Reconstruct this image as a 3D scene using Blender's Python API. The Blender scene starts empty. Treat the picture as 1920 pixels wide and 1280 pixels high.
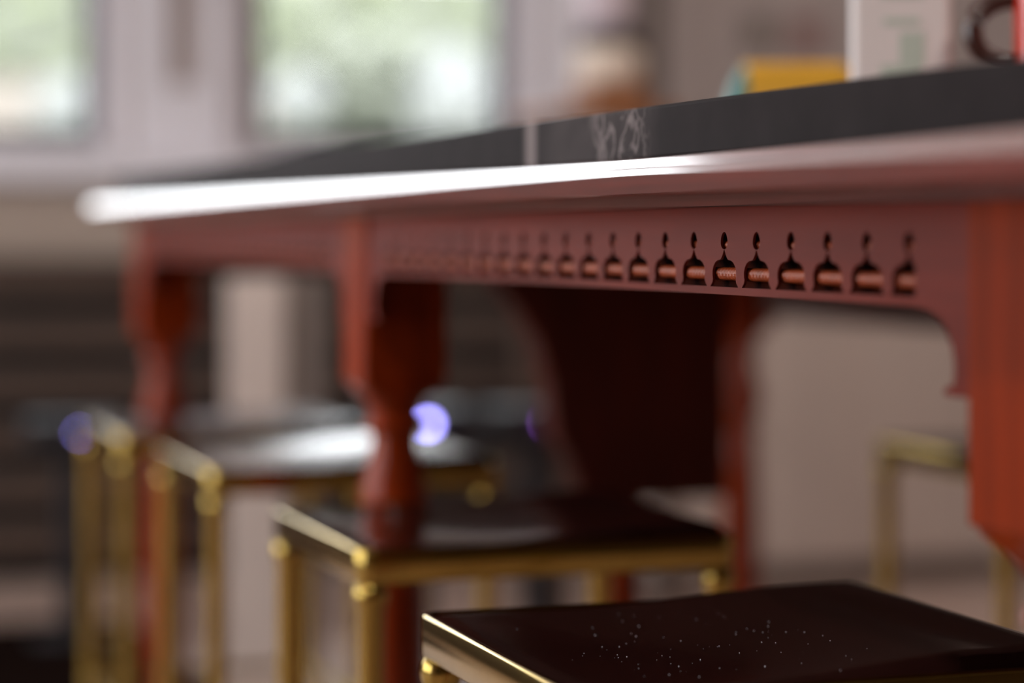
import bpy, bmesh, math, random
from mathutils import Vector, noise, Matrix
random.seed(7)
scene = bpy.context.scene
C = scene.collection
PI = math.pi

# ---------------------------------------------------------------- camera
# world: +Y runs along the table away from the viewer, +X across it, Z up
EYE = 0.97
F = 4515.0                      # focal length in pixels of the 1920 frame (85 mm)
TH = math.atan(1510.0 / F)
ST, CT = math.sin(TH), math.cos(TH)
cam_data = bpy.data.cameras.new('camera')
cam = bpy.data.objects.new('camera', cam_data); C.objects.link(cam)
cam.location = (0, 0, EYE)
cam.rotation_euler = (PI / 2, 0, -TH)
cam_data.sensor_width = 36.0
cam_data.lens = 36.0 * F / 1920.0
cam_data.shift_y = -204.0 / 1920.0
cam_data.clip_start = 0.05
cam_data.clip_end = 200
cam_data.dof.use_dof = True
cam_data.dof.focus_distance = 1.80
cam_data.dof.aperture_fstop = 1.8
scene.camera = cam

# ---------------------------------------------------------------- world, exposure
w = bpy.data.worlds.new('overcast_sky'); scene.world = w; w.use_nodes = True
wb = w.node_tree.nodes['Background']
wb.inputs[0].default_value = (0.93, 0.97, 1.0, 1); wb.inputs[1].default_value = 5.5
vs = scene.view_settings
vs.view_transform = 'Standard'; vs.look = 'None'; vs.gamma = 1; vs.use_curve_mapping = False
vs.exposure = 0.35

TB = 7.2          # back wall
XL, XR, YN, ZC = -3.4, 5.4, -2.6, 2.75

def area(name, loc, rot, sx, sy, power, col, shape='RECTANGLE', portal=False):
    d = bpy.data.lights.new(name, 'AREA'); d.shape = shape; d.size = sx
    if shape == 'RECTANGLE': d.size_y = sy
    d.energy = power; d.color = col
    if portal: d.cycles.is_portal = True
    o = bpy.data.objects.new(name, d); o.location = loc; o.rotation_euler = rot; C.objects.link(o); return o

def W(x, t):
    """x across (world X) of the point on plane Y=t seen at pixel column x"""
    a = (x - 960) / F
    return t * (ST + a * CT) / (CT - a * ST)
def at(x, y, Z):
    """world point seen at pixel x, y at depth Z"""
    X = (x - 960) / F * Z; H = -(y - 436) / F * Z
    return Vector((X * CT + Z * ST, -X * ST + Z * CT, EYE + H))
def zat(y, X, t):
    Z = X * ST + t * CT
    return EYE - (y - 436) / F * Z

# ---------------------------------------------------------------- materials
def srgb(r, g, b):
    f = lambda c: ((c / 255) / 12.92 if c / 255 <= .04045 else ((c / 255 + .055) / 1.055) ** 2.4)
    return (f(r), f(g), f(b), 1)
def mat(name, col, rough=.5, metal=0, coat=0, coat_r=.1, spec=.5, noise_scale=0, noise_amt=.15, bump=0, stretch=(1, 1, 1), emit=None, estr=0):
    m = bpy.data.materials.new(name); m.use_nodes = True
    nt = m.node_tree; b = nt.nodes['Principled BSDF']
    b.inputs['Base Color'].default_value = col; b.inputs['Roughness'].default_value = rough
    b.inputs['Metallic'].default_value = metal; b.inputs['Coat Weight'].default_value = coat
    b.inputs['Coat Roughness'].default_value = coat_r; b.inputs['Specular IOR Level'].default_value = spec
    if noise_scale:
        tc = nt.nodes.new('ShaderNodeTexCoord'); mp = nt.nodes.new('ShaderNodeMapping'); mp.inputs['Scale'].default_value = stretch
        nz = nt.nodes.new('ShaderNodeTexNoise'); nz.inputs['Scale'].default_value = noise_scale; nz.inputs['Detail'].default_value = 5
        cr = nt.nodes.new('ShaderNodeValToRGB')
        c0 = tuple(c * (1 - noise_amt) for c in col[:3]) + (1,); c1 = tuple(min(1, c * (1 + noise_amt)) for c in col[:3]) + (1,)
        cr.color_ramp.elements[0].color = c0; cr.color_ramp.elements[1].color = c1
        cr.color_ramp.elements[0].position = .3; cr.color_ramp.elements[1].position = .7
        nt.links.new(tc.outputs['Object'], mp.inputs[0]); nt.links.new(mp.outputs[0], nz.inputs[0])
        nt.links.new(nz.outputs[0], cr.inputs[0]); nt.links.new(cr.outputs[0], b.inputs['Base Color'])
        if bump:
            bp = nt.nodes.new('ShaderNodeBump'); bp.inputs['Strength'].default_value = bump; bp.inputs['Distance'].default_value = .002
            nt.links.new(nz.outputs[0], bp.inputs['Height']); nt.links.new(bp.outputs[0], b.inputs['Normal'])
    if emit:
        b.inputs['Emission Color'].default_value = emit; b.inputs['Emission Strength'].default_value = estr
    return m

M = {}
M['wood_leg'] = mat('orange_stained_wood', (.205, .021, .001, 1), .5, coat=.3, coat_r=.06, spec=.05, noise_scale=9, noise_amt=.22, stretch=(6, 6, .6))
M['wood_apron'] = mat('red_brown_stained_wood', (.135, .016, .008, 1), .42, spec=.09, noise_scale=9, noise_amt=.15, stretch=(6, .5, 6))
M['wood_rim'] = mat('glossy_red_stained_wood', (.15, .016, .007, 1), .35, coat=1, coat_r=.07, noise_scale=14, noise_amt=.25, stretch=(8, .35, 8), bump=.05)
M['wood_rim'].node_tree.nodes['Principled BSDF'].inputs['Coat IOR'].default_value = 2.2
M['wood_carve'] = mat('carved_raw_wood', (.30, .050, .011, 1), .45, coat=.12, coat_r=.25, spec=.3, noise_scale=60, noise_amt=.2)
M['recess_shade'] = mat('painted_recess_shade', (.034, .004, .001, 1), .7, spec=.02, noise_scale=40, noise_amt=.3)  # shade of the carved grooves put into the wood colour
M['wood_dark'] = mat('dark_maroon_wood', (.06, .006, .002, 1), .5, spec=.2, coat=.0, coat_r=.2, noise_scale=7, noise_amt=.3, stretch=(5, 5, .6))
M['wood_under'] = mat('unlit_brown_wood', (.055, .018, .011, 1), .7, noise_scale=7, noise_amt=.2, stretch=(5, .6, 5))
M['brass'] = mat('polished_brass', (.40, .27, .07, 1), .17, metal=1, noise_scale=25, noise_amt=.06)
M['seat'] = mat('dark_brown_lacquer', (.020, .006, .005, 1), .22, coat=.36, coat_r=.06, spec=.1, noise_scale=3, noise_amt=.4)
M['wall_grey'] = mat('warm_grey_paint', srgb(182, 168, 164), .8, noise_scale=3, noise_amt=.03)
M['wall_beige'] = mat('beige_paint', srgb(186, 168, 156), .8, noise_scale=3, noise_amt=.03)
M['white'] = mat('white_painted_frame', srgb(238, 234, 242), .45, noise_scale=5, noise_amt=.02)
M['gasket'] = mat('dark_grey_sash', srgb(66, 66, 76), .5)
M['ceiling'] = mat('ceiling_paint', srgb(225, 222, 218), .9, noise_scale=3, noise_amt=.02)
M['slat'] = mat('dark_slat', srgb(78, 62, 54), .5, noise_scale=6, noise_amt=.2, stretch=(.5, 4, 4))
M['slat_back'] = mat('near_black_board', srgb(10, 6, 5), .8)
M['board'] = mat('pale_laminate', srgb(190, 174, 166), .5, noise_scale=3, noise_amt=.04)
M['board_grey'] = mat('grey_laminate', srgb(120, 108, 102), .5)
M['mat'] = mat('dark_mat', srgb(22, 14, 12), .9, spec=0, noise_scale=200, noise_amt=.3)
M['teal'] = mat('teal_wrap', srgb(32, 108, 102), .5)
M['yellow'] = mat('yellow_wrap', srgb(235, 175, 40), .5, noise_scale=10, noise_amt=.06)
M['carton'] = mat('white_carton', srgb(226, 214, 212), .45, noise_scale=6, noise_amt=.02)
M['green'] = mat('green_print', srgb(186, 194, 182), .5)
M['red'] = mat('red_glaze', srgb(215, 45, 15), .25, coat=.5)
M['brown'] = mat('dark_brown_glaze', srgb(58, 26, 18), .3, coat=.3)
M['pink'] = mat('pinkish_plate', srgb(190, 150, 145), .3)
M['napkin'] = mat('white_napkin', srgb(235, 232, 245), .7)
M['cream'] = mat('cream_ceramic', srgb(226, 208, 192), .5)
M['lid'] = mat('dark_grey_lid', srgb(42, 36, 36), .6)
M['copperbox'] = mat('brown_wood_box', srgb(150, 98, 62), .5, noise_scale=10, noise_amt=.1)
M['lilac'] = mat('pale_lilac_jar', srgb(200, 184, 192), .5)
M['leaf'] = mat('pale_leaf', srgb(128, 136, 104), .7, noise_scale=4, noise_amt=.25)
M['leaf2'] = mat('grey_green_leaf', srgb(130, 134, 120), .7, noise_scale=4, noise_amt=.2)
M['bark'] = mat('bark', srgb(88, 88, 78), .9, noise_scale=12, noise_amt=.3)
M['gap_white'] = mat('bright_gap_white', srgb(140, 142, 140), .7)  # brightness of the gaps between leaves, put into the colour
M['gwall'] = mat('pale_render', srgb(140, 131, 124), .9, noise_scale=2, noise_amt=.06)
M['lawn'] = mat('lawn', srgb(112, 120, 96), .9, noise_scale=3, noise_amt=.2)
M['led'] = mat('blue_led', (0.1, .1, 1, 1), .4, emit=(.33, .30, 1, 1), estr=20)
M['led_dim'] = mat('violet_led', (0.1, .1, 1, 1), .4, emit=(.42, .12, .75, 1), estr=4.5)
M['device'] = mat('black_plastic', srgb(30, 30, 36), .5)
M['lampmetal'] = mat('white_lamp_ring', srgb(230, 230, 230), .4)
M['art1'] = mat('muted_print', srgb(128, 116, 108), .7)
M['art2'] = mat('muted_rose_print', srgb(150, 118, 114), .7)

def marble():
    m = bpy.data.materials.new('dark_marble'); m.use_nodes = True
    nt = m.node_tree; b = nt.nodes['Principled BSDF']; N = nt.nodes.new; L = nt.links.new
    b.inputs['Roughness'].default_value = .6; b.inputs['Specular IOR Level'].default_value = .02
    tc = N('ShaderNodeTexCoord'); n1 = N('ShaderNodeTexNoise'); n1.inputs['Scale'].default_value = 22; n1.inputs['Detail'].default_value = 8
    cr = N('ShaderNodeValToRGB'); cr.color_ramp.elements[0].color = (.015, .0115, .012, 1); cr.color_ramp.elements[1].color = (.030, .024, .025, 1)
    L(tc.outputs['Object'], n1.inputs[0]); L(n1.outputs[0], cr.inputs[0])
    # veins: two pale patches on the edge, confined along Y
    sx = N('ShaderNodeSeparateXYZ'); L(tc.outputs['Object'], sx.inputs[0])
    n2 = N('ShaderNodeTexNoise'); n2.inputs['Scale'].default_value = 26; n2.inputs['Detail'].default_value = 7; n2.inputs['Distortion'].default_value = 1.2
    L(tc.outputs['Object'], n2.inputs[0])
    vr = N('ShaderNodeValToRGB'); e = vr.color_ramp.elements; e[0].position = .42; e[0].color = (0, 0, 0, 1); e[1].position = .5; e[1].color = (1, 1, 1, 1)
    x = e.new(.58); x.color = (0, 0, 0, 1)
    L(n2.outputs[0], vr.inputs[0])
    def band(c, wd, soft):
        mr = N('ShaderNodeMath'); mr.operation = 'SUBTRACT'; L(sx.outputs['Y'], mr.inputs[0]); mr.inputs[1].default_value = c
        ab = N('ShaderNodeMath'); ab.operation = 'ABSOLUTE'; L(mr.outputs[0], ab.inputs[0])
        mp = N('ShaderNodeMapRange'); L(ab.outputs[0], mp.inputs[0]); mp.inputs[1].default_value = wd; mp.inputs[2].default_value = wd + soft
        mp.inputs[3].default_value = 1; mp.inputs[4].default_value = 0; return mp.outputs[0]
    b1 = band(1.825, .030, .05)
    mu = N('ShaderNodeMath'); mu.operation = 'MULTIPLY'; L(b1, mu.inputs[0]); L(vr.outputs[0], mu.inputs[1])
    # a soft cloud around it
    mu0 = N('ShaderNodeMath'); mu0.operation = 'MULTIPLY'; L(band(1.88, .09, .06), mu0.inputs[0]); L(n1.outputs[0], mu0.inputs[1])
    mu1 = N('ShaderNodeMath'); mu1.operation = 'MULTIPLY'; L(mu0.outputs[0], mu1.inputs[0]); mu1.inputs[1].default_value = .35
    b2 = band(2.04, .008, .012)
    mx = N('ShaderNodeMath'); mx.operation = 'MAXIMUM'; L(mu.outputs[0], mx.inputs[0]); L(b2, mx.inputs[1])
    mx2 = N('ShaderNodeMath'); mx2.operation = 'MAXIMUM'; L(mx.outputs[0], mx2.inputs[0]); L(mu1.outputs[0], mx2.inputs[1])
    mi = N('ShaderNodeMix'); mi.data_type = 'RGBA'
    L(mx2.outputs[0], mi.inputs[0]); L(cr.outputs[0], mi.inputs[6]); mi.inputs[7].default_value = (.20, .165, .165, 1)
    L(mi.outputs[2], b.inputs['Base Color']); return m
M['marble'] = marble()

def plank_floor():
    m = bpy.data.materials.new('wood_plank_floor'); m.use_nodes = True
    nt = m.node_tree; b = nt.nodes['Principled BSDF']; N = nt.nodes.new; L = nt.links.new
    b.inputs['Roughness'].default_value = .45
    tc = N('ShaderNodeTexCoord'); br = N('ShaderNodeTexBrick')
    br.inputs['Color1'].default_value = srgb(176, 154, 144); br.inputs['Color2'].default_value = srgb(164, 140, 130); br.inputs['Mortar'].default_value = srgb(70, 52, 46)
    br.inputs['Scale'].default_value = 1; br.inputs['Mortar Size'].default_value = .004; br.inputs['Brick Width'].default_value = 1.6; br.inputs['Row Height'].default_value = .14
    L(tc.outputs['Object'], br.inputs[0]); L(br.outputs[0], b.inputs['Base Color']); return m
M['floor'] = plank_floor()

def glass():
    m = bpy.data.materials.new('window_glass'); m.use_nodes = True
    nt = m.node_tree; nt.nodes.remove(nt.nodes['Principled BSDF']); N = nt.nodes.new
    t = N('ShaderNodeBsdfTransparent'); g = N('ShaderNodeBsdfGlossy'); g.inputs['Roughness'].default_value = .02
    f = N('ShaderNodeFresnel'); f.inputs['IOR'].default_value = 1.45; mx = N('ShaderNodeMixShader')
    nt.links.new(f.outputs[0], mx.inputs[0]); nt.links.new(t.outputs[0], mx.inputs[1]); nt.links.new(g.outputs[0], mx.inputs[2])
    nt.links.new(mx.outputs[0], nt.nodes['Material Output'].inputs[0]); return m
M['glass'] = glass()

# ---------------------------------------------------------------- mesh helpers
def box(bm, x0, x1, y0, y1, z0, z1):
    v = [bm.verts.new((x, y, z)) for x in (x0, x1) for y in (y0, y1) for z in (z0, z1)]
    for f in ((0, 1, 3, 2), (4, 6, 7, 5), (0, 4, 5, 1), (2, 3, 7, 6), (0, 2, 6, 4), (1, 5, 7, 3)):
        bm.faces.new([v[i] for i in f])
def lathe(bm, prof, cx=0, cy=0, seg=32, cap=True):
    rings = []
    for r, z in prof:
        rings.append([bm.verts.new((cx + r * math.cos(2 * PI * k / seg), cy + r * math.sin(2 * PI * k / seg), z)) for k in range(seg)])
    for a, b in zip(rings, rings[1:]):
        for k in range(seg):
            bm.faces.new((a[k], a[(k + 1) % seg], b[(k + 1) % seg], b[k]))
    if cap:
        bm.faces.new(rings[0][::-1]); bm.faces.new(rings[-1])
def sweep_y(bm, prof, y0, y1, n=1):
    """closed profile [(x,z)] extruded along Y"""
    rs = []
    for i in range(n + 1):
        y = y0 + (y1 - y0) * i / n
        rs.append([bm.verts.new((x, y, z)) for x, z in prof])
    k = len(prof)
    for a, b in zip(rs, rs[1:]):
        for i in range(k):
            bm.faces.new((a[i], a[(i + 1) % k], b[(i + 1) % k], b[i]))
    bm.faces.new(rs[0]); bm.faces.new(rs[-1][::-1])
def tube(bm, pts, r, seg=12, closed=False):
    pts = [Vector(p) for p in pts]; rings = []; n = len(pts)
    for i, p in enumerate(pts):
        if closed: d = pts[(i + 1) % n] - pts[i - 1]
        else: d = pts[min(i + 1, n - 1)] - pts[max(i - 1, 0)]
        d.normalize(); up = Vector((0, 0, 1)) if abs(d.z) < .9 else Vector((1, 0, 0))
        s = d.cross(up).normalized(); u = s.cross(d)
        rings.append([bm.verts.new(p + s * r * math.cos(2 * PI * k / seg) + u * r * math.sin(2 * PI * k / seg)) for k in range(seg)])
    prs = list(zip(rings, rings[1:])) + ([(rings[-1], rings[0])] if closed else [])
    for a, b in prs:
        for k in range(seg): bm.faces.new((a[k], a[(k + 1) % seg], b[(k + 1) % seg], b[k]))
    if not closed: bm.faces.new(rings[0][::-1]); bm.faces.new(rings[-1])
def obj(name, bm, m, parent=None, smooth=False, bevel=0, label=None, seg=2):
    bmesh.ops.recalc_face_normals(bm, faces=bm.faces)
    me = bpy.data.meshes.new(name); bm.to_mesh(me); bm.free()
    me.materials.append(M[m] if isinstance(m, str) else m)
    if smooth:
        for p in me.polygons: p.use_smooth = True
        try: me.set_sharp_from_angle(angle=math.radians(40))
        except Exception: pass
    o = bpy.data.objects.new(name, me); C.objects.link(o); o.parent = parent
    if bevel:
        b = o.modifiers.new('bevel', 'BEVEL'); b.width = bevel; b.segments = seg; b.limit_method = 'ANGLE'
    if label: o['label'] = label
    return o
def tag(o, label, cat, group=None, kind=None):
    o['label'] = label; o['category'] = cat
    if group: o['group'] = group
    if kind: o['kind'] = kind
    return o
def thing(name, label, cat, loc=(0, 0, 0), rz=0, group=None):
    o = bpy.data.objects.new(name, None); C.objects.link(o); o.location = loc; o.rotation_euler = (0, 0, rz)
    return tag(o, label, cat, group)
def struct(name, bm, m, **k):
    o = obj(name, bm, m, **k); o['kind'] = 'structure'; return o
def bx(*a):
    bm = bmesh.new(); box(bm, *a); return bm

# ================================================================ room shell
struct('floor', bx(XL, XR, YN, TB, -.05, 0), 'floor')
struct('ceiling', bx(XL, XR, YN, TB, ZC, ZC + .05), 'ceiling')

SILL = EYE + .235; HEAD = 2.6
wins = [(-3.05, -1.85), (-1.72, W(232, TB)), (W(432, TB), W(1000, TB))]
def wall_with_holes_x(name, y, th, x0, x1, holes, m):
    bm = bmesh.new(); xs = x0
    for a, b in holes:
        box(bm, xs, a, y, y + th, 0, ZC); box(bm, a, b, y, y + th, 0, SILL); box(bm, a, b, y, y + th, HEAD, ZC); xs = b
    box(bm, xs, x1, y, y + th, 0, ZC); return struct(name, bm, m)
wall_with_holes_x('wall_back', TB, .2, XL, XR, wins, 'wall_grey')
def win_x(n, a, b):
    g = .07; y = TB + .03
    bm = bmesh.new()
    box(bm, a, a + g, y, y + .09, SILL, HEAD); box(bm, b - g, b, y, y + .09, SILL, HEAD)
    box(bm, a + g, b - g, y, y + .09, SILL, SILL + .03); box(bm, a + g, b - g, y, y + .09, HEAD - g, HEAD)
    f = struct('window_%d' % n, bm, 'white', bevel=.004)
    bm = bmesh.new(); s = .045; A, B, Z0, Z1 = a + g, b - g, SILL + .03, HEAD - g
    box(bm, A, A + s, y + .02, y + .07, Z0, Z1); box(bm, B - s, B, y + .02, y + .07, Z0, Z1)
    box(bm, A + s, B - s, y + .02, y + .07, Z0, Z0 + s); box(bm, A + s, B - s, y + .02, y + .07, Z1 - s, Z1)
    obj('sash', bm, 'gasket', f, label='dark grey inner sash')
    obj('pane', bx(A + s, B - s, y + .04, y + .046, Z0 + s, Z1 - s), 'glass', f)
    area('window_portal', ((a + b) / 2, TB + .22, (SILL + HEAD) / 2), (-PI / 2, 0, 0), b - a, HEAD - SILL, 1, (1, 1, 1), portal=True)
for i, (a, b) in enumerate(wins): win_x(i + 1, a, b)
# painted casing between the two windows: two white boards with a brown recess above
pa, pb = W(245, TB), W(425, TB)
bm = bmesh.new()
box(bm, pa, W(312, TB), TB - .03, TB, SILL, HEAD); box(bm, W(378, TB), pb, TB - .03, TB, SILL, HEAD)
box(bm, W(312, TB), W(378, TB), TB - .03, TB, SILL, zat(165, 1.6, TB))
struct('trim_1', bm, 'white', bevel=.003)
bm = bmesh.new(); box(bm, W(1005, TB), W(1085, TB), TB - .03, TB, SILL, HEAD); struct('trim_2', bm, 'white', bevel=.003)
# window board running under the windows
struct('trim_3', bx(XL, W(1085, TB), TB - .10, TB, SILL - .085, SILL), 'white', bevel=.004)
struct('baseboard_back', bx(XL, XR, TB - .015, TB, 0, .09), 'white')
# left wall with three tall windows (outside the view, they light the room)
lw = [(.9, 2.2), (2.7, 6.6)]; LZ0, LZ1 = .35, 2.5
def side_wall(name, x, th, m, holes, z0=.35, z1=2.5):
    bm = bmesh.new(); ys = YN
    for a, b in holes:
        box(bm, x - th, x, ys, a, 0, ZC); box(bm, x - th, x, a, b, 0, z0); box(bm, x - th, x, a, b, z1, ZC); ys = b
    box(bm, x - th, x, ys, TB + .2, 0, ZC); return struct(name, bm, m)
side_wall('wall_left', XL, .2, 'wall_grey', lw)
for i, (a, b) in enumerate(lw):
    bm = bmesh.new(); x = XL - .1; g = .06
    box(bm, x, x + .06, a, a + g, LZ0, LZ1); box(bm, x, x + .06, b - g, b, LZ0, LZ1)
    box(bm, x, x + .06, a + g, b - g, LZ0, LZ0 + g); box(bm, x, x + .06, a + g, b - g, LZ1 - g, LZ1)
    f = struct('window_%d' % (i + 4), bm, 'white')
    obj('pane', bx(x + .02, x + .026, a + g, b - g, LZ0 + g, LZ1 - g), 'glass', f)
    area('window_portal', (XL - .22, (a + b) / 2, (LZ0 + LZ1) / 2), (0, -PI / 2, 0), LZ1 - LZ0, b - a, 1, (1, 1, 1), portal=True)
struct('wall_right', bx(XR, XR + .2, YN, TB + .2, 0, ZC), 'wall_grey')
struct('wall_front', bx(XL, XR, YN - .2, YN, 0, ZC), 'slat')

# unseen ceiling lamps; all past the near two are added fill
def downlight(x, y, label, power, size=.11):
    t = thing('unseen_ceiling_lamp', label, 'lamp', (x, y, ZC), 0, 'recessed ceiling lamps')
    bm = bmesh.new(); lathe(bm, [(size / 2, -.001), (size / 2 + .02, -.012), (size / 2 + .03, -.001)], seg=32, cap=False)
    obj('lamp_ring', bm, 'lampmetal', t, smooth=True)
    l = area('lamp_light', (0, 0, -.013), (0, 0, 0), size, size, power, (1, .88, .80), 'DISK'); l.parent = t
downlight(-.3, .1, 'round recessed ceiling lamp behind the camera side of the table', 20)
downlight(1.3, -.3, 'round recessed ceiling lamp over the near end of the bar table', 22)
downlight(-1.8, 3.0, 'added unseen ceiling fill lamp between the table and the left wall', 14)
downlight(1.2, 4.0, 'added unseen ceiling fill lamp before the wide window', 13)
downlight(-1.6, 5.0, 'added unseen ceiling fill lamp before the left windows', 13)
downlight(3.1, 5.3, 'added unseen ceiling fill lamp just in front of the pale sideboard', 9)
downlight(3.4, 3.4, 'added unseen ceiling fill lamp above the pale sideboard', 9)

# ================================================================ garden outside
struct('ground', bx(-30, 40, TB + .3, 60, -.35, -.30), 'lawn')
gw = bx(-12, 16, 17.0, 17.3, -.3, 2.05)
tag(obj('garden_wall', gw, 'gwall'), 'pale pinkish garden wall behind the white blobs outside the windows', 'wall')
def tree(cx, cy, h, r, m, label, trunk_h, n=900, group=None, tr=.16):
    t = thing('garden_tree', label, 'tree', (cx, cy, -.3), 0, group)
    bm = bmesh.new(); lathe(bm, [(tr, 0), (tr * .8, trunk_h * .5), (tr * .55, trunk_h)], seg=14); obj('trunk', bm, 'bark', t, smooth=True)
    bm = bmesh.new()
    for i in range(n):
        d = Vector((random.gauss(0, 1), random.gauss(0, 1), random.gauss(0, 1))).normalized() * r * (.35 + .65 * random.random())
        d.z *= h; p = Vector((0, 0, trunk_h)) + d; s = random.uniform(.09, .2)
        a = Vector((random.gauss(0, 1), random.gauss(0, 1), random.gauss(0, 1))).normalized(); b = a.orthogonal().normalized()
        bm.faces.new([bm.verts.new(p + q) for q in (a * s, b * s * .5, -a * s, -b * s * .5)])
    me = obj('foliage', bm, m, t); return t
tree(W(30, 21.5), 21.5, .62, 1.0, 'leaf', 'pale green tree at the far left behind the garden wall', 2.6, 1500)
tree(W(725, 15.6), 15.6, .62, .62, 'leaf2', 'tree with grey trunk in the middle of the wide window', 2.2, 900, tr=.13)
tree(W(520, 21.5), 21.5, .62, .9, 'leaf', 'light green tree at the left side of the wide window', 2.5, 1300)
tree(W(940, 21.5), 21.5, .62, .9, 'leaf', 'yellow green tree at the right side of the wide window', 2.55, 1300)
t = thing('hedge', 'long loose pale green hedge showing above the garden wall', 'hedge', (4.9, 18.4, -.3))
bm = bmesh.new(); box(bm, -4.2, 4.2, -.25, .25, 0, 3.3); obj('inner_branches', bm, 'leaf2', t)
bm = bmesh.new()
for k in range(4600):
    x = random.uniform(-4.3, 4.3); top = 3.42 + .2 * math.sin(x * 2.1) + .14 * math.sin(x * 5.3 + 1)
    q = Vector((x, random.uniform(-.5, .1), random.uniform(.2, top))); s_ = random.uniform(.06, .13)
    a = Vector((random.gauss(0, 1), random.gauss(0, 1), random.gauss(0, 1))).normalized(); b = a.orthogonal().normalized()
    bm.faces.new([bm.verts.new(q + w_) for w_ in (a * s_, b * s_ * .6, -a * s_, -b * s_ * .6)])
obj('foliage', bm, 'leaf', t)
def gap_blob(px, py, Z, r, label):  # white blobs on stems, put in for bright gaps in the foliage
    p = at(px, py, Z); t = thing('foliage_gap_blob', label, 'gap_blob', (p.x, p.y, -.3), 0, 'white stand-ins for bright foliage gaps')
    bm = bmesh.new(); top = p.z + .3
    for k in range(5):
        a = k * 1.256; tube(bm, [(0, 0, 0), (.05 * math.cos(a), .05 * math.sin(a), top * .5), (.1 * math.cos(a), .1 * math.sin(a), top)], .015, 6)
    obj('stem', bm, 'leaf2', t)
    bm = bmesh.new()
    for k in range(420):
        d = Vector((random.gauss(0, 1), random.gauss(0, 1), random.gauss(0, 1))).normalized() * r * (.75 + .25 * random.random())
        q = Vector((0, 0, top)) + d; s = random.uniform(.03, .05); a = d.orthogonal().normalized(); b = d.cross(a).normalized()
        bm.faces.new([bm.verts.new(q + w_) for w_ in (a * s, b * s, -a * s, -b * s)])
    obj('bright_gap', bm, 'gap_white', t)
    bm = bmesh.new()
    for k in range(260):
        q = Vector((random.uniform(-.2, .2), random.uniform(-.2, .2), random.uniform(.1, top - r))); s = .08
        a = Vector((random.gauss(0, 1), random.gauss(0, 1), random.gauss(0, 1))).normalized(); b = a.orthogonal().normalized()
        bm.faces.new([bm.verts.new(q + w_) for w_ in (a * s, b * s * .5, -a * s, -b * s * .5)])
    obj('foliage', bm, 'leaf2', t)
gap_blob(140, 215, 14, .26, 'white stand-in for a bright foliage gap seen low in the left window')
gap_blob(560, 195, 14.6, .20, 'smaller white stand-in for a bright foliage gap left of the tree trunk')
gap_blob(845, 145, 15.2, .22, 'tallest white stand-in for a bright foliage gap right of the tree trunk')
gap_blob(850, 215, 12.8, .26, 'low white stand-in for a bright foliage gap in front of the tallest one')
gap_blob(958, 190, 13.9, .22, 'white stand-in for a bright foliage gap next to the right edge of the wide window')

# ================================================================ background furniture
def slat_cabinet(x0, x1, y0, y1, top, label):
    t = thing('slatted_cabinet', label, 'cabinet', ((x0 + x1) / 2, (y0 + y1) / 2, 0))
    hx = (x1 - x0) / 2; hy = (y1 - y0) / 2
    bm = bmesh.new(); box(bm, -hx, hx, -hy + .03, hy, .06, top - .03); obj('body', bm, 'slat_back', t)
    bm = bmesh.new(); z = .08
    while z < top - .08:
        box(bm, -hx, hx, -hy, -hy + .028, z, z + .078); z += .142
    obj('slatted_front', bm, 'slat', t, bevel=.006)
    obj('top_panel', bx(-hx - .01, hx + .01, -hy - .02, hy, top - .03, top), 'slat', t, bevel=.004)
    obj('plinth', bx(-hx, hx, -hy + .05, hy, 0, .06), 'slat_back', t)
    return t
slat_cabinet(-3.2, W(1060, 6.9), 6.75, 7.08, EYE - .075, 'long dark cabinet with horizontal slats under the windows')
struct('trim_4', bx(XL, W(1100, TB), TB - .03, TB, EYE - .07, SILL - .085), 'wall_beige')

# pale sideboard on the right
sx0, sx1 = W(1215, 5.95), W(2080, 5.95)
t = thing('sideboard', 'tall pale sideboard standing behind the bar table on the right', 'cabinet', ((sx0 + sx1) / 2, 6.2, 0))
hx = (sx1 - sx0) / 2
obj('body', bx(-hx, hx, -.25, .25, .07, 1.05), 'board', t, bevel=.004)
obj('plinth', bx(-hx + .02, hx - .02, -.22, .25, 0, .07), 'board_grey', t)
obj('top_panel', bx(-hx - .015, hx + .015, -.27, .26, 1.05, 1.075), 'board', t, bevel=.004)
for k in range(3):
    w3 = 2 * hx / 3
    d = obj('door', bx(-hx + k * w3 + .003, -hx + (k + 1) * w3 - .003, -.268, -.2505, .08, 1.04), 'board', t, bevel=.003)
# small shelf object stack: brown box, cream jar with dark lid (left of the sideboard, on a plant stand)
p = at(1140, 195, 6.0)
t = thing('console', 'brown console table below the cream jar beside the window', 'table', (p.x, p.y, 0))
obj('table_top', bx(-.2, .14, -.16, .16, p.z - .045, p.z - .02), 'copperbox', t, bevel=.004)
for sx in (-.17, .11):
    for sy in (-.13, .13): obj('leg', bx(sx - .018, sx + .018, sy - .018, sy + .018, 0, p.z - .045), 'slat', t)
zc = p.z - .02
t = thing('storage_box', 'brown wooden box beneath the cream jar', 'box', (p.x, p.y, zc))
obj('body', bx(-.075, .07, -.08, .08, 0, .058), 'copperbox', t, bevel=.006); obj('lid', bx(-.077, .072, -.082, .082, .0585, .068), 'copperbox', t, bevel=.003)
t = thing('jar', 'round cream jar with a dark lid on the brown box', 'jar', (p.x, p.y, zc + .0685))
bm = bmesh.new(); lathe(bm, [(.058, 0), (.078, .012), (.084, .045), (.078, .078), (.066, .092)], seg=36); obj('body', bm, 'cream', t, smooth=True)
bm = bmesh.new(); lathe(bm, [(.074, .0925), (.08, .096), (.08, .128), (.074, .136)], seg=36); obj('lid', bm, 'lid', t, smooth=True, label='dark grey lid')
t = thing('canister', 'pale lilac canister standing on top of the dark lidded jar', 'canister', (p.x - .01, p.y, zc + .0685 + .1365))
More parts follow.
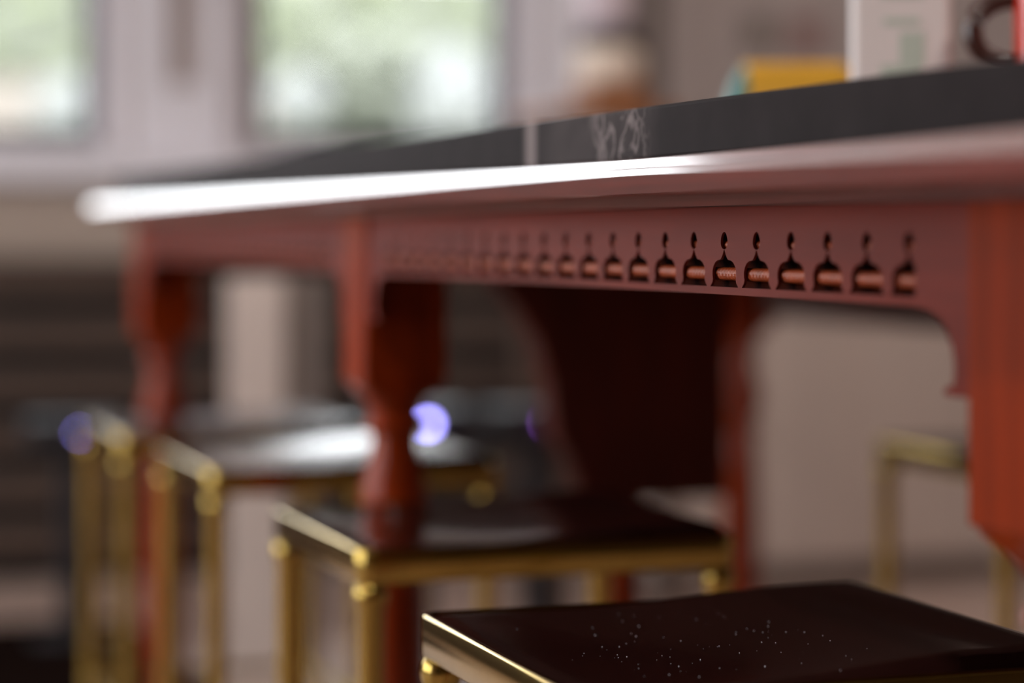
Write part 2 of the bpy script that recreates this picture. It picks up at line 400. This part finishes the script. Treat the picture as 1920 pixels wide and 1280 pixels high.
bm = bmesh.new(); lathe(bm, [(.062, 0), (.066, .006), (.066, .12), (.058, .13)], seg=36); obj('body', bm, 'lilac', t, smooth=True)
bm = bmesh.new(); lathe(bm, [(.06, .1305), (.06, .145), (.05, .15)], seg=36); obj('lid', bm, 'lilac', t, smooth=True)

# two muted prints on the grey wall
for x0, x1, y0, y1, mm, lab in ((1385, 1450, 20, 105, 'art1', 'small dull grey green print on the grey wall'), (1470, 1545, 25, 110, 'art2', 'small muted rose print on the grey wall behind the carton')):
    X0, X1 = W(x0, TB), W(x1, TB); z1, z0 = zat(y0, X0, TB), zat(y1, X0, TB)
    t = thing('wall_print', lab, 'picture', ((X0 + X1) / 2, TB, (z0 + z1) / 2))
    hx, hz = (X1 - X0) / 2, (z1 - z0) / 2
    obj('print', bx(-hx + .01, hx - .01, -.014, -.008, -hz + .01, hz - .01), mm, t)
    bm = bmesh.new(); box(bm, -hx, -hx + .01, -.018, 0, -hz, hz); box(bm, hx - .01, hx, -.018, 0, -hz, hz); box(bm, -hx + .01, hx - .01, -.018, 0, -hz, -hz + .01); box(bm, -hx + .01, hx - .01, -.018, 0, hz - .01, hz)
    obj('frame', bm, 'wall_grey', t)
tag(obj('curtain_pole', bx(W(1200, 7.12), W(1228, 7.12), 7.05, 7.10, 1.1, 2.4), 'slat'), 'narrow brown upright board on the wall right of the window', 'board')

# pale pedestal cabinet standing behind the far end of the table
p = at(485, 480, 5.15)
t = thing('pedestal_stand', 'pale square pedestal stand beyond the far end of the table', 'stand', (p.x, p.y, 0), -TH)
obj('column', bx(-.062, .062, -.06, .06, .025, EYE - .03), 'board', t, bevel=.004)
obj('side_panel', bx(.063, .135, -.03, .05, .025, EYE - .04), 'board_grey', t, bevel=.003, label='grey narrow side panel')
obj('base', bx(-.08, .15, -.075, .075, 0, .0245), 'board', t, bevel=.004)

# dark floor mat at bottom left
tag(obj('floor_mat', bx(-.2, 1.0, 4.7, 6.0, .0005, .012), 'mat', bevel=.003), 'dark flat mat on the floor in front of the slatted cabinet', 'mat')

# blue standby lights: small black devices
def device(px, py, Z, m, label, r=.012):
    p = at(px, py, Z)
    t = thing('media_box', label, 'device', (p.x, p.y + .09, 0), 0, 'small black devices with a standby light')
    obj('body', bx(-.11, .11, -.08, .08, p.z - .03, p.z + .03), 'device', t, bevel=.004)
    obj('stand', bx(-.03, .03, -.03, .03, .02, p.z - .0305), 'device', t, bevel=.003); obj('foot', bx(-.1, .1, -.07, .07, 0, .0195), 'device', t, bevel=.003)
    bm = bmesh.new(); bmesh.ops.create_uvsphere(bm, u_segments=16, v_segments=8, radius=r); bmesh.ops.translate(bm, verts=bm.verts, vec=(0, -.086, p.z))
    obj('standby_light', bm, m, t, smooth=True)
device(804, 795, 5.0, 'led', 'black device on a stand with a bright blue light beside the middle table leg', .010)
device(1034, 792, 5.2, 'led_dim', 'black device on a stand with a dim violet light under the table', .014)
device(150, 812, 5.6, 'led', 'black device with a blue light hidden behind the farthest stool', .003)

# ================================================================ the bar table
T = thing('bar_table', 'long red brown bar table with turned legs, carved apron and dark marble top', 'table', (0, 0, 0))
N0, N1 = .72, 1.93            # outer faces of the leg rows
T0, T1 = 1.10, 4.37
LY = [1.188, 2.690, 4.190]; LWD = .10
def H(h): return EYE + h
# marble slab
bm = bmesh.new(); box(bm, .700, N1 + .02, T0 + .03, T1 - .035, H(.0577), H(.0992)); obj('marble_top', bm, 'marble', T, bevel=.003, seg=3, label='dark marble slab with pale veins')
# moulded rim
half = [(.72, .0575), (.694, .0575), (.678, .0571), (.668, .0563), (.6630, .0556), (.6598, .0548), (.65775, .0480), (.6580, .0476), (.6576, .0472), (.6561, .0425), (.6550, .0420), (.6566, .0290), (.6576, .0282), (.6600, .0280), (.712, .0280), (.7125, .0200), (.72, .0200)]
bm = bmesh.new(); sweep_y(bm, [(x, H(z)) for x, z in half], T0, T1, 4)
rim = obj('rim_moulding', bm, 'wood_rim', T, smooth=True); rim.data.set_sharp_from_angle(angle=math.radians(7))
bm = bmesh.new(); xr = N1 + .72
sweep_y(bm, [(N0 + N1 - x, H(z)) for x, z in half], T0, T1, 4); obj('rim_moulding', bm, 'wood_rim', T, smooth=True)
for y0, y1 in ((T0, T0 + .06), (T1 - .06, T1)):
    obj('end_rim', bx(.7205, N1 - .0005, y0, y1, H(.021), H(.0574)), 'wood_rim', T, bevel=.004)
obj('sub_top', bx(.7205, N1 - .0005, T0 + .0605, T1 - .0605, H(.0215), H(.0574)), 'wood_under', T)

# turned legs
def leg_mesh():
    bm = bmesh.new(); h = LWD / 2
    b0 = H(-.176); box(bm, -h, h, -h, h, b0, H(.0198))
    # ogee shoulder from square to round
    seg = 32; rings = []
    prof = [(1, 1.0, b0), (.85, .96, b0 - .006), (.5, .86, b0 - .013), (.2, .72, b0 - .022), (0, .62, b0 - .032)]
    for sq, rr, z in prof:
        ring = []
        for k in range(seg):
            a = 2 * PI * (k + .5) / seg; c, s = math.cos(a), math.sin(a); m_ = max(abs(c), abs(s))
            q = sq / m_ + (1 - sq) * 1.0
            ring.append(bm.verts.new((c * q * h * rr, s * q * h * rr, z)))
        rings.append(ring)
    for a, b in zip(rings, rings[1:]):
        for k in range(seg): bm.faces.new((a[k], a[(k + 1) % seg], b[(k + 1) % seg], b[k]))
    pr = [(.031, b0 - .032), (.0285, b0 - .036), (.0285, b0 - .042), (.035, b0 - .046), (.037, b0 - .051), (.035, b0 - .056), (.027, b0 - .061), (.0275, b0 - .080),
          (.033, b0 - .100), (.039, b0 - .122), (.041, b0 - .138), (.039, b0 - .154), (.032, b0 - .172), (.028, b0 - .184), (.035, b0 - .190), (.037, b0 - .196), (.035, b0 - .202),
          (.029, b0 - .208), (.033, b0 - .30), (.036, b0 - .42), (.033, b0 - .56), (.026, b0 - .68), (.036, b0 - .69), (.036, b0 - .705), (.024, b0 - .72), (.032, .04), (.034, .02), (.028, 0)]
    lathe(bm, pr, seg=32); return bm
for x in (N0 + LWD / 2, N1 - LWD / 2):
    for y in LY:
        o = obj('leg', leg_mesh(), 'wood_leg', T, smooth=True, bevel=.0015)
        o.location = (x, y + LWD / 2, 0)

# carved apron, front face X = N0 + .004
def hole(cy, cut=None):
    pts = [(.0008, -.0131), (.0022, -.0155), (.0042, -.0180), (.0070, -.0203), (.0125, -.0208), (.0172, -.0225), (.0205, -.0255), (.0222, -.0290), (.0222, -.0325), (.0212, -.0350), (.0225, -.0378), (.0262, -.0408)]
    L = [(cy + a, z) for a, z in pts[::-1]]; R = [(cy - a, z) for a, z in pts]
    if cut is not None: L = [(max(a, cut), z) for a, z in L]; R = [(max(a, cut), z) for a, z in R]
    body = R + L
    tear = []
    for k in range(20):
        a = 2 * PI * k / 20; zz = math.sin(a); wd = .0064 * (1 - .15 * zz)
        tear.append((cy + wd * math.cos(a), -.0060 + .0066 * zz))
    return [body, tear]
def curve_plate(name, outer, holes, x, th, m, parent):
    cu = bpy.data.curves.new(name, 'CURVE'); cu.dimensions = '2D'; cu.fill_mode = 'BOTH'; cu.extrude = th / 2
    for poly in [outer] + holes:
        s = cu.splines.new('POLY'); s.points.add(len(poly) - 1); s.use_cyclic_u = True
        for p, (a, z) in zip(s.points, poly): p.co = (a, z, 0, 1)
    tmp = bpy.data.objects.new('tmp', cu); C.objects.link(tmp); dg = bpy.context.evaluated_depsgraph_get()
    me = bpy.data.meshes.new_from_object(tmp.evaluated_get(dg)); bpy.data.objects.remove(tmp); bpy.data.curves.remove(cu)
    # (a, z, e) -> world (x+e, a, EYE+z)
    me.transform(Matrix(((0, 0, 1, x + th / 2), (1, 0, 0, 0), (0, 1, 0, EYE), (0, 0, 0, 1))))
    me.materials.clear(); me.materials.append(M[m]); me.name = name
    o = bpy.data.objects.new(name, me); C.objects.link(o); o.parent = parent; return o
def bracket(y, d):
    """profile from the leg face at y, going into the bay in direction d"""
    p = [(0, -.1005), (.036, -.1005), (.0385, -.0985), (.036, -.0955), (.027, -.0935), (.0255, -.088), (.0255, -.080), (.028, -.071), (.034, -.061), (.044, -.053), (.058, -.0485), (.078, -.0465)]
    return [(y + d * a, z) for a, z in p]
def smooth01(x): x = max(0, min(1, x)); return x * x * (3 - 2 * x)
for bi, (ya, yb) in enumerate(((LY[0] + LWD, LY[1]), (LY[1] + LWD, LY[2]))):
    outer = [(ya, .0195)] + bracket(ya, 1) + bracket(yb, -1)[::-1] + [(yb, .0195)]
    holes = []; step = .0586; y = ya + .0843; first = True
    while y < yb - .075:
        holes += hole(y, ya + .0757 if first else None); first = False; y += step
    ap = curve_plate('apron', outer, holes, N0 + .005, .002, 'wood_apron', T)
    # recess panel coloured dark for groove shade, and two rope-turned beads behind the pierced face
    bm = bmesh.new(); box(bm, N0 + .019, N0 + .0215, ya + .056, yb - .056, H(-.0432), H(.006)); obj('recess_panel', bm, 'recess_shade', ap)
    y0, y1 = ya + .058, yb - .058
    for zc_, rad, depth_ in ((-.0310, .0042, .0080), (-.0098, .0034, .0078)):
        bm = bmesh.new(); ny = 1300 if bi == 0 else 600; ns = 18; rows = []
        for i in range(ny + 1):
            yy = y0 + (y1 - y0) * i / ny; row = []
            for k in range(ns):
                a = 2 * PI * k / ns
                rr = rad * (1 + .2 * math.sin(2 * PI * yy / .0056 + a * 1.6 * (1 if a < PI else -1)))
                row.append(bm.verts.new((N0 + depth_ + rad - rr * math.cos(a) * .9, yy, EYE + zc_ + rr * math.sin(a))))
            rows.append(row)
        for a, b in zip(rows, rows[1:]):
            for k in range(ns): bm.faces.new((a[k], a[(k + 1) % ns], b[(k + 1) % ns], b[k]))
        bm.faces.new(rows[0]); bm.faces.new(rows[-1][::-1])
        obj('rope_bead', bm, 'wood_carve', ap, smooth=True, label='lighter rope turned bead seen through the pierced apron')
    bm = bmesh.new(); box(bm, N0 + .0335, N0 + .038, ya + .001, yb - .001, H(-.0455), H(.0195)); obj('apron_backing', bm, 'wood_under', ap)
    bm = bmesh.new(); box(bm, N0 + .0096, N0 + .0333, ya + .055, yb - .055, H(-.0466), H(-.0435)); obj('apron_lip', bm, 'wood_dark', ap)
# far side and end aprons
bays = ((LY[0] + LWD, LY[1]), (LY[1] + LWD, LY[2]))
for ya, yb in bays:
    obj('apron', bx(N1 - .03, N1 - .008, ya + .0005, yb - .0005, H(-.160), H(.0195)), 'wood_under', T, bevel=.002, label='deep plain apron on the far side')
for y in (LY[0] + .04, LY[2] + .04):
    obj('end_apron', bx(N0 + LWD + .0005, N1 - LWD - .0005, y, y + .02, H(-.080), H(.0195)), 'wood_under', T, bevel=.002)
# central support with arched brackets
cx, cy = 1.292, 3.385
bm = bmesh.new()
prof = [(-.215, .0195), (-.205, -.010), (-.19, -.075), (-.16, -.110), (-.13, -.155), (-.11, -.22), (-.10, -.30), (-.075, -.34), (-.06, -.385), (-.03, -.40), (.17, -.40), (.175, -.395), (.175, -.10), (.18, .0195)]
vs_ = []
for d in (-.03, .03): vs_.append([bm.verts.new((x, d, H(z))) for x, z in prof])
bm.faces.new(vs_[0]); bm.faces.new(vs_[1][::-1])
for i in range(len(prof)):
    j = (i + 1) % len(prof); bm.faces.new((vs_[0][i], vs_[0][j], vs_[1][j], vs_[1][i]))
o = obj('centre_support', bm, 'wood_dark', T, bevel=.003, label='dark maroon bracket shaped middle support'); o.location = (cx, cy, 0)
bm = bmesh.new(); z0 = H(-.401)
lathe(bm, [(.034, z0), (.036, z0 - .01), (.028, z0 - .02), (.034, z0 - .15), (.034, z0 - .3), (.03, .06), (.05, .04), (.055, .02), (.05, 0)], seg=28)
o = obj('centre_post', bm, 'wood_leg', T, smooth=True); o.location = (cx + .01, cy, 0)

# ================================================================ bar stools
SW, SD, SH = .405, .385, EYE - .311
def rrect(w_, d_, r, seg=6, inset=0):
    pts = []
    x0, x1, y0, y1 = inset, w_ - inset, inset, d_ - inset; r = max(.002, r - inset)
    for cx_, cy_, a0 in ((x1 - r, y1 - r, 0), (x0 + r, y1 - r, 90), (x0 + r, y0 + r, 180), (x1 - r, y0 + r, 270)):
        for k in range(seg + 1):
            a = math.radians(a0 + 90 * k / seg); pts.append((cx_ + r * math.cos(a), cy_ + r * math.sin(a)))
    return pts
def seat_z(u, v, dome=1):
    z = -.003 + .0022 * dome - .0055 * (1 - (2 * v - 1) ** 2) * smooth01(min(u, 1 - u) / .25)
    return z + .0125 * smooth01((u - .3) / .55) * dome - .0013 * math.exp(-((u - .84) / .04) ** 2) * dome * smooth01((.98 - v) / .3)
def make_stool(label):
    t = thing('bar_stool', label, 'stool', (0, 0, 0), 0, 'brass framed bar stools around the table')
    bm = bmesh.new(); R = .018; rings = []
    prof = [(.006, -.0352), (0.0012, -.0345), (0, -.033), (0, -.0025), (.0012, -.0006), (.003, 0), (.0055, -.0004), (.0065, -.002), (.0065, -.033)]
    for ins, z in prof: rings.append([bm.verts.new((x, y, SH + z)) for x, y in rrect(SW, SD, R, 6, ins)])
    n = len(rings[0])
    for a, b in zip(rings, rings[1:] + rings[:1]):
        for k in range(n): bm.faces.new((a[k], a[(k + 1) % n], b[(k + 1) % n], b[k]))
    obj('seat_frame', bm, 'brass', t, smooth=True, label='polished brass band round the seat')
    # gently dished seat pad
    bm = bmesh.new(); nx, ny = 40, 36; g = []
    i0 = .0068
    for i in range(nx + 1):
        row = []
        for j in range(ny + 1):
            u, v = i / nx, j / ny
            x = i0 + (SW - 2 * i0) * u; y = i0 + (SD - 2 * i0) * v
            # round the corners
            du, dv = min(x - i0, SW - i0 - x), min(y - i0, SD - i0 - y); rc = R - .006
            if du < rc and dv < rc:
                q = math.hypot(rc - du, rc - dv)
                if q > rc:
                    sx_ = 1 if u < .5 else -1; sy_ = 1 if v < .5 else -1; k = rc / q
                    x += sx_ * (rc - du) * (1 - k); y += sy_ * (rc - dv) * (1 - k)
            e = min(1, min(du, dv) / .02); dome = math.sqrt(max(0, 1 - (1 - e) ** 2))
            z = seat_z(u, v, dome)
            row.append(bm.verts.new((x, y, SH + z)))
        g.append(row)
    for a, b in zip(g, g[1:]):
        for j in range(ny): bm.faces.new((a[j], b[j], b[j + 1], a[j + 1]))
    # underside skirt
    bnd = [g[i][0] for i in range(nx + 1)] + [g[nx][j] for j in range(1, ny + 1)] + [g[i][ny] for i in range(nx - 1, -1, -1)] + [g[0][j] for j in range(ny - 1, 0, -1)]
    low = [bm.verts.new((v.co.x, v.co.y, SH - .022)) for v in bnd]
    for k in range(len(bnd)): bm.faces.new((bnd[k], bnd[(k + 1) % len(bnd)], low[(k + 1) % len(bnd)], low[k]))
    bm.faces.new(low)
    obj('seat', bm, 'seat', t, smooth=True, label='dark brown glossy seat')
    for x in (.016, SW - .016):
        for y in (.016, SD - .016):
            bm = bmesh.new()
            s = -1 if x < .1 else 1; s2 = -1 if y < .1 else 1
            lathe(bm, [(.0135, SH - .0355), (.0165, SH - .040), (.0175, SH - .047), (.0165, SH - .054), (.0135, SH - .060), (.0128, SH - .2), (.012, .02), (.014, .012), (.014, 0)], x, y, 24)
            obj('leg', bm, 'brass', t, smooth=True)
    bm = bmesh.new(); zf = .22
    for a, b in (((.016, .016), (SW - .016, .016)), ((SW - .016, .016), (SW - .016, SD - .016)), ((SW - .016, SD - .016), (.016, SD - .016)), ((.016, SD - .016), (.016, .016))):
        tube(bm, [(a[0], a[1], zf), (b[0], b[1], zf)], .008, 12)
    obj('footrest', bm, 'brass', t, smooth=True)
    return t
def copy_tree(o, parent=None):
    c = o.copy(); C.objects.link(c); c.parent = parent
    for ch in list(o.children): copy_tree(ch, c)
    return c
spots = [((.553, 1.515), 'nearest brass framed stool, dark dusty seat filling the bottom right corner'),
         ((.606, 2.285), 'second stool from the front, between the near stool and the middle leg'),
         ((.622, 3.115), 'third stool in the row, just behind the middle turned leg'),
         ((.598, 3.700), 'farthest stool of the near row, in front of the far leg'),
         ((1.68, 2.91), 'stool on the opposite side of the table against the pale sideboard')]
proto = make_stool(spots[0][1])
for i, ((x, y), lab) in enumerate(spots):
    o = proto if i == 0 else copy_tree(proto)
    o.location = (x, y, 0); o['label'] = lab
# dust specks on the nearest seat
bm = bmesh.new()
for k in range(110):
    x = .553 + random.uniform(.03, .26); y = 1.515 + random.betavariate(2, 2) * .36
    s = random.uniform(.00012, .00042); z = SH + seat_z((x - .553) / SW, (y - 1.515) / SD) + s * .6
    bmesh.ops.create_icosphere(bm, subdivisions=1, radius=s, matrix=Matrix.Translation((x, y, z)))
bmesh.ops.translate(bm, verts=bm.verts, vec=(-.553, -1.515, 0))
dust = obj('dust_specks', bm, 'napkin', proto, label='scattered pale dust specks on the seat'); dust['kind'] = 'stuff'

# ================================================================ things on the marble
ZT = H(.0994)
def place(px, Z): p = at(px, 0, Z); return (p.x, p.y, ZT)
# milk carton
t = thing('carton', 'tall white carton with green print on the marble top', 'carton', place(1688, 2.42), -TH - .13)
a = .049; bm = bmesh.new()
v = [bm.verts.new(q) for q in ((-a, -a, 0), (a, -a, 0), (a, a, 0), (-a, a, 0), (-a, -a, .17), (a, -a, .17), (a, a, .17), (-a, a, .17), (-a, 0, .21), (a, 0, .21))]
for f in ((0, 3, 2, 1), (0, 1, 5, 4), (2, 3, 7, 6), (1, 2, 6, 5), (3, 0, 4, 7), (4, 5, 9, 8), (6, 7, 8, 9), (5, 6, 9), (7, 4, 8)): bm.faces.new([v[i] for i in f])
obj('body', bm, 'carton', t, bevel=.006)
obj('top_seal', bx(-a, a, -.002, .002, .2105, .228), 'carton', t)
bm = bmesh.new()
box(bm, -.018, .018, -a - .0008, -a - .0001, .105, .112); box(bm, -.02, .022, -a - .0008, -a - .0001, .132, .145)
box(bm, -.02, .020, -a - .0008, -a - .0001, .040, .066); box(bm, -.002, .022, -a - .0008, -a - .0001, .066, .098)
obj('printed_mark', bm, 'green', t, label='soft green printed mark')
# yellow and teal packet
t = thing('packet', 'low yellow and teal packet lying left of the white carton', 'packet', place(1475, 3.0), -TH)
def pillow(bm, x0, x1, d, h, nx=24, ny=12, squash=.2):
    top = []; bot = []
    for i in range(nx + 1):
        rt, rb = [], []
        for j in range(ny + 1):
            u, v_ = i / nx, j / ny; x = x0 + (x1 - x0) * u; y = -d + 2 * d * v_
            e = (1 - abs(2 * v_ - 1) ** 3)
            eu = smooth01((x - PX0) / squash / (PX1 - PX0) * 1.0) * smooth01((PX1 - x) / squash / (PX1 - PX0))
            rt.append(bm.verts.new((x, y, h * .12 + h * .88 * e ** .5 * (.12 + .88 * eu)))); rb.append(bm.verts.new((x, y, 0)))
        top.append(rt); bot.append(rb)
    for i in range(nx):
        for j in range(ny):
            bm.faces.new((top[i][j], top[i + 1][j], top[i + 1][j + 1], top[i][j + 1])); bm.faces.new((bot[i][j], bot[i][j + 1], bot[i + 1][j + 1], bot[i + 1][j]))
    for i in range(nx):
        for j in (0, ny): bm.faces.new((top[i][j], bot[i][j], bot[i + 1][j], top[i + 1][j]))
    for i in (0, nx):
        for j in range(ny): bm.faces.new((top[i][j], top[i][j + 1], bot[i][j + 1], bot[i][j]))
PX0, PX1 = -.095, .11
bm = bmesh.new(); pillow(bm, -.052, .11, .06, .112); obj('yellow_wrapper', bm, 'yellow', t, smooth=True)
bm = bmesh.new(); pillow(bm, -.095, -.0525, .06, .106, nx=10); obj('teal_end', bm, 'teal', t, smooth=True, label='teal end of the packet')
# mug on a plate
p = place(1968, 2.32)
t = thing('plate', 'flat pinkish plate under the red mug at the right edge', 'plate', p)
bm = bmesh.new(); lathe(bm, [(.045, 0), (.07, .003), (.09, .014), (.089, .0155), (.068, .006), (.02, .005)], seg=48); obj('dish', bm, 'pink', t, smooth=True)
t = thing('mug', 'tall red mug with a thick dark brown handle on the pinkish plate', 'mug', (p[0], p[1], p[2] + .0062), -TH)
bm = bmesh.new(); lathe(bm, [(.028, 0), (.033, .004), (.036, .15), (.033, .15), (.030, .01)], seg=40); obj('body', bm, 'red', t, smooth=True)
bm = bmesh.new(); pts = [(-.0345 - .040 * math.sin(a_), 0, .088 + .032 * math.cos(a_)) for a_ in [PI * k / 14 for k in range(15)]]
tube(bm, pts, .010, 12); obj('handle', bm, 'brown', t, smooth=True, label='dark brown handle')
p = place(1905, 1.74)
bm = bmesh.new(); box(bm, -.012, .03, -.03, .03, 0, .0035); o = obj('napkin', bm, 'napkin', bevel=.001); o.location = (p[0], p[1], p[2])
tag(o, 'folded white napkin at the marble edge in front of the mug', 'napkin')
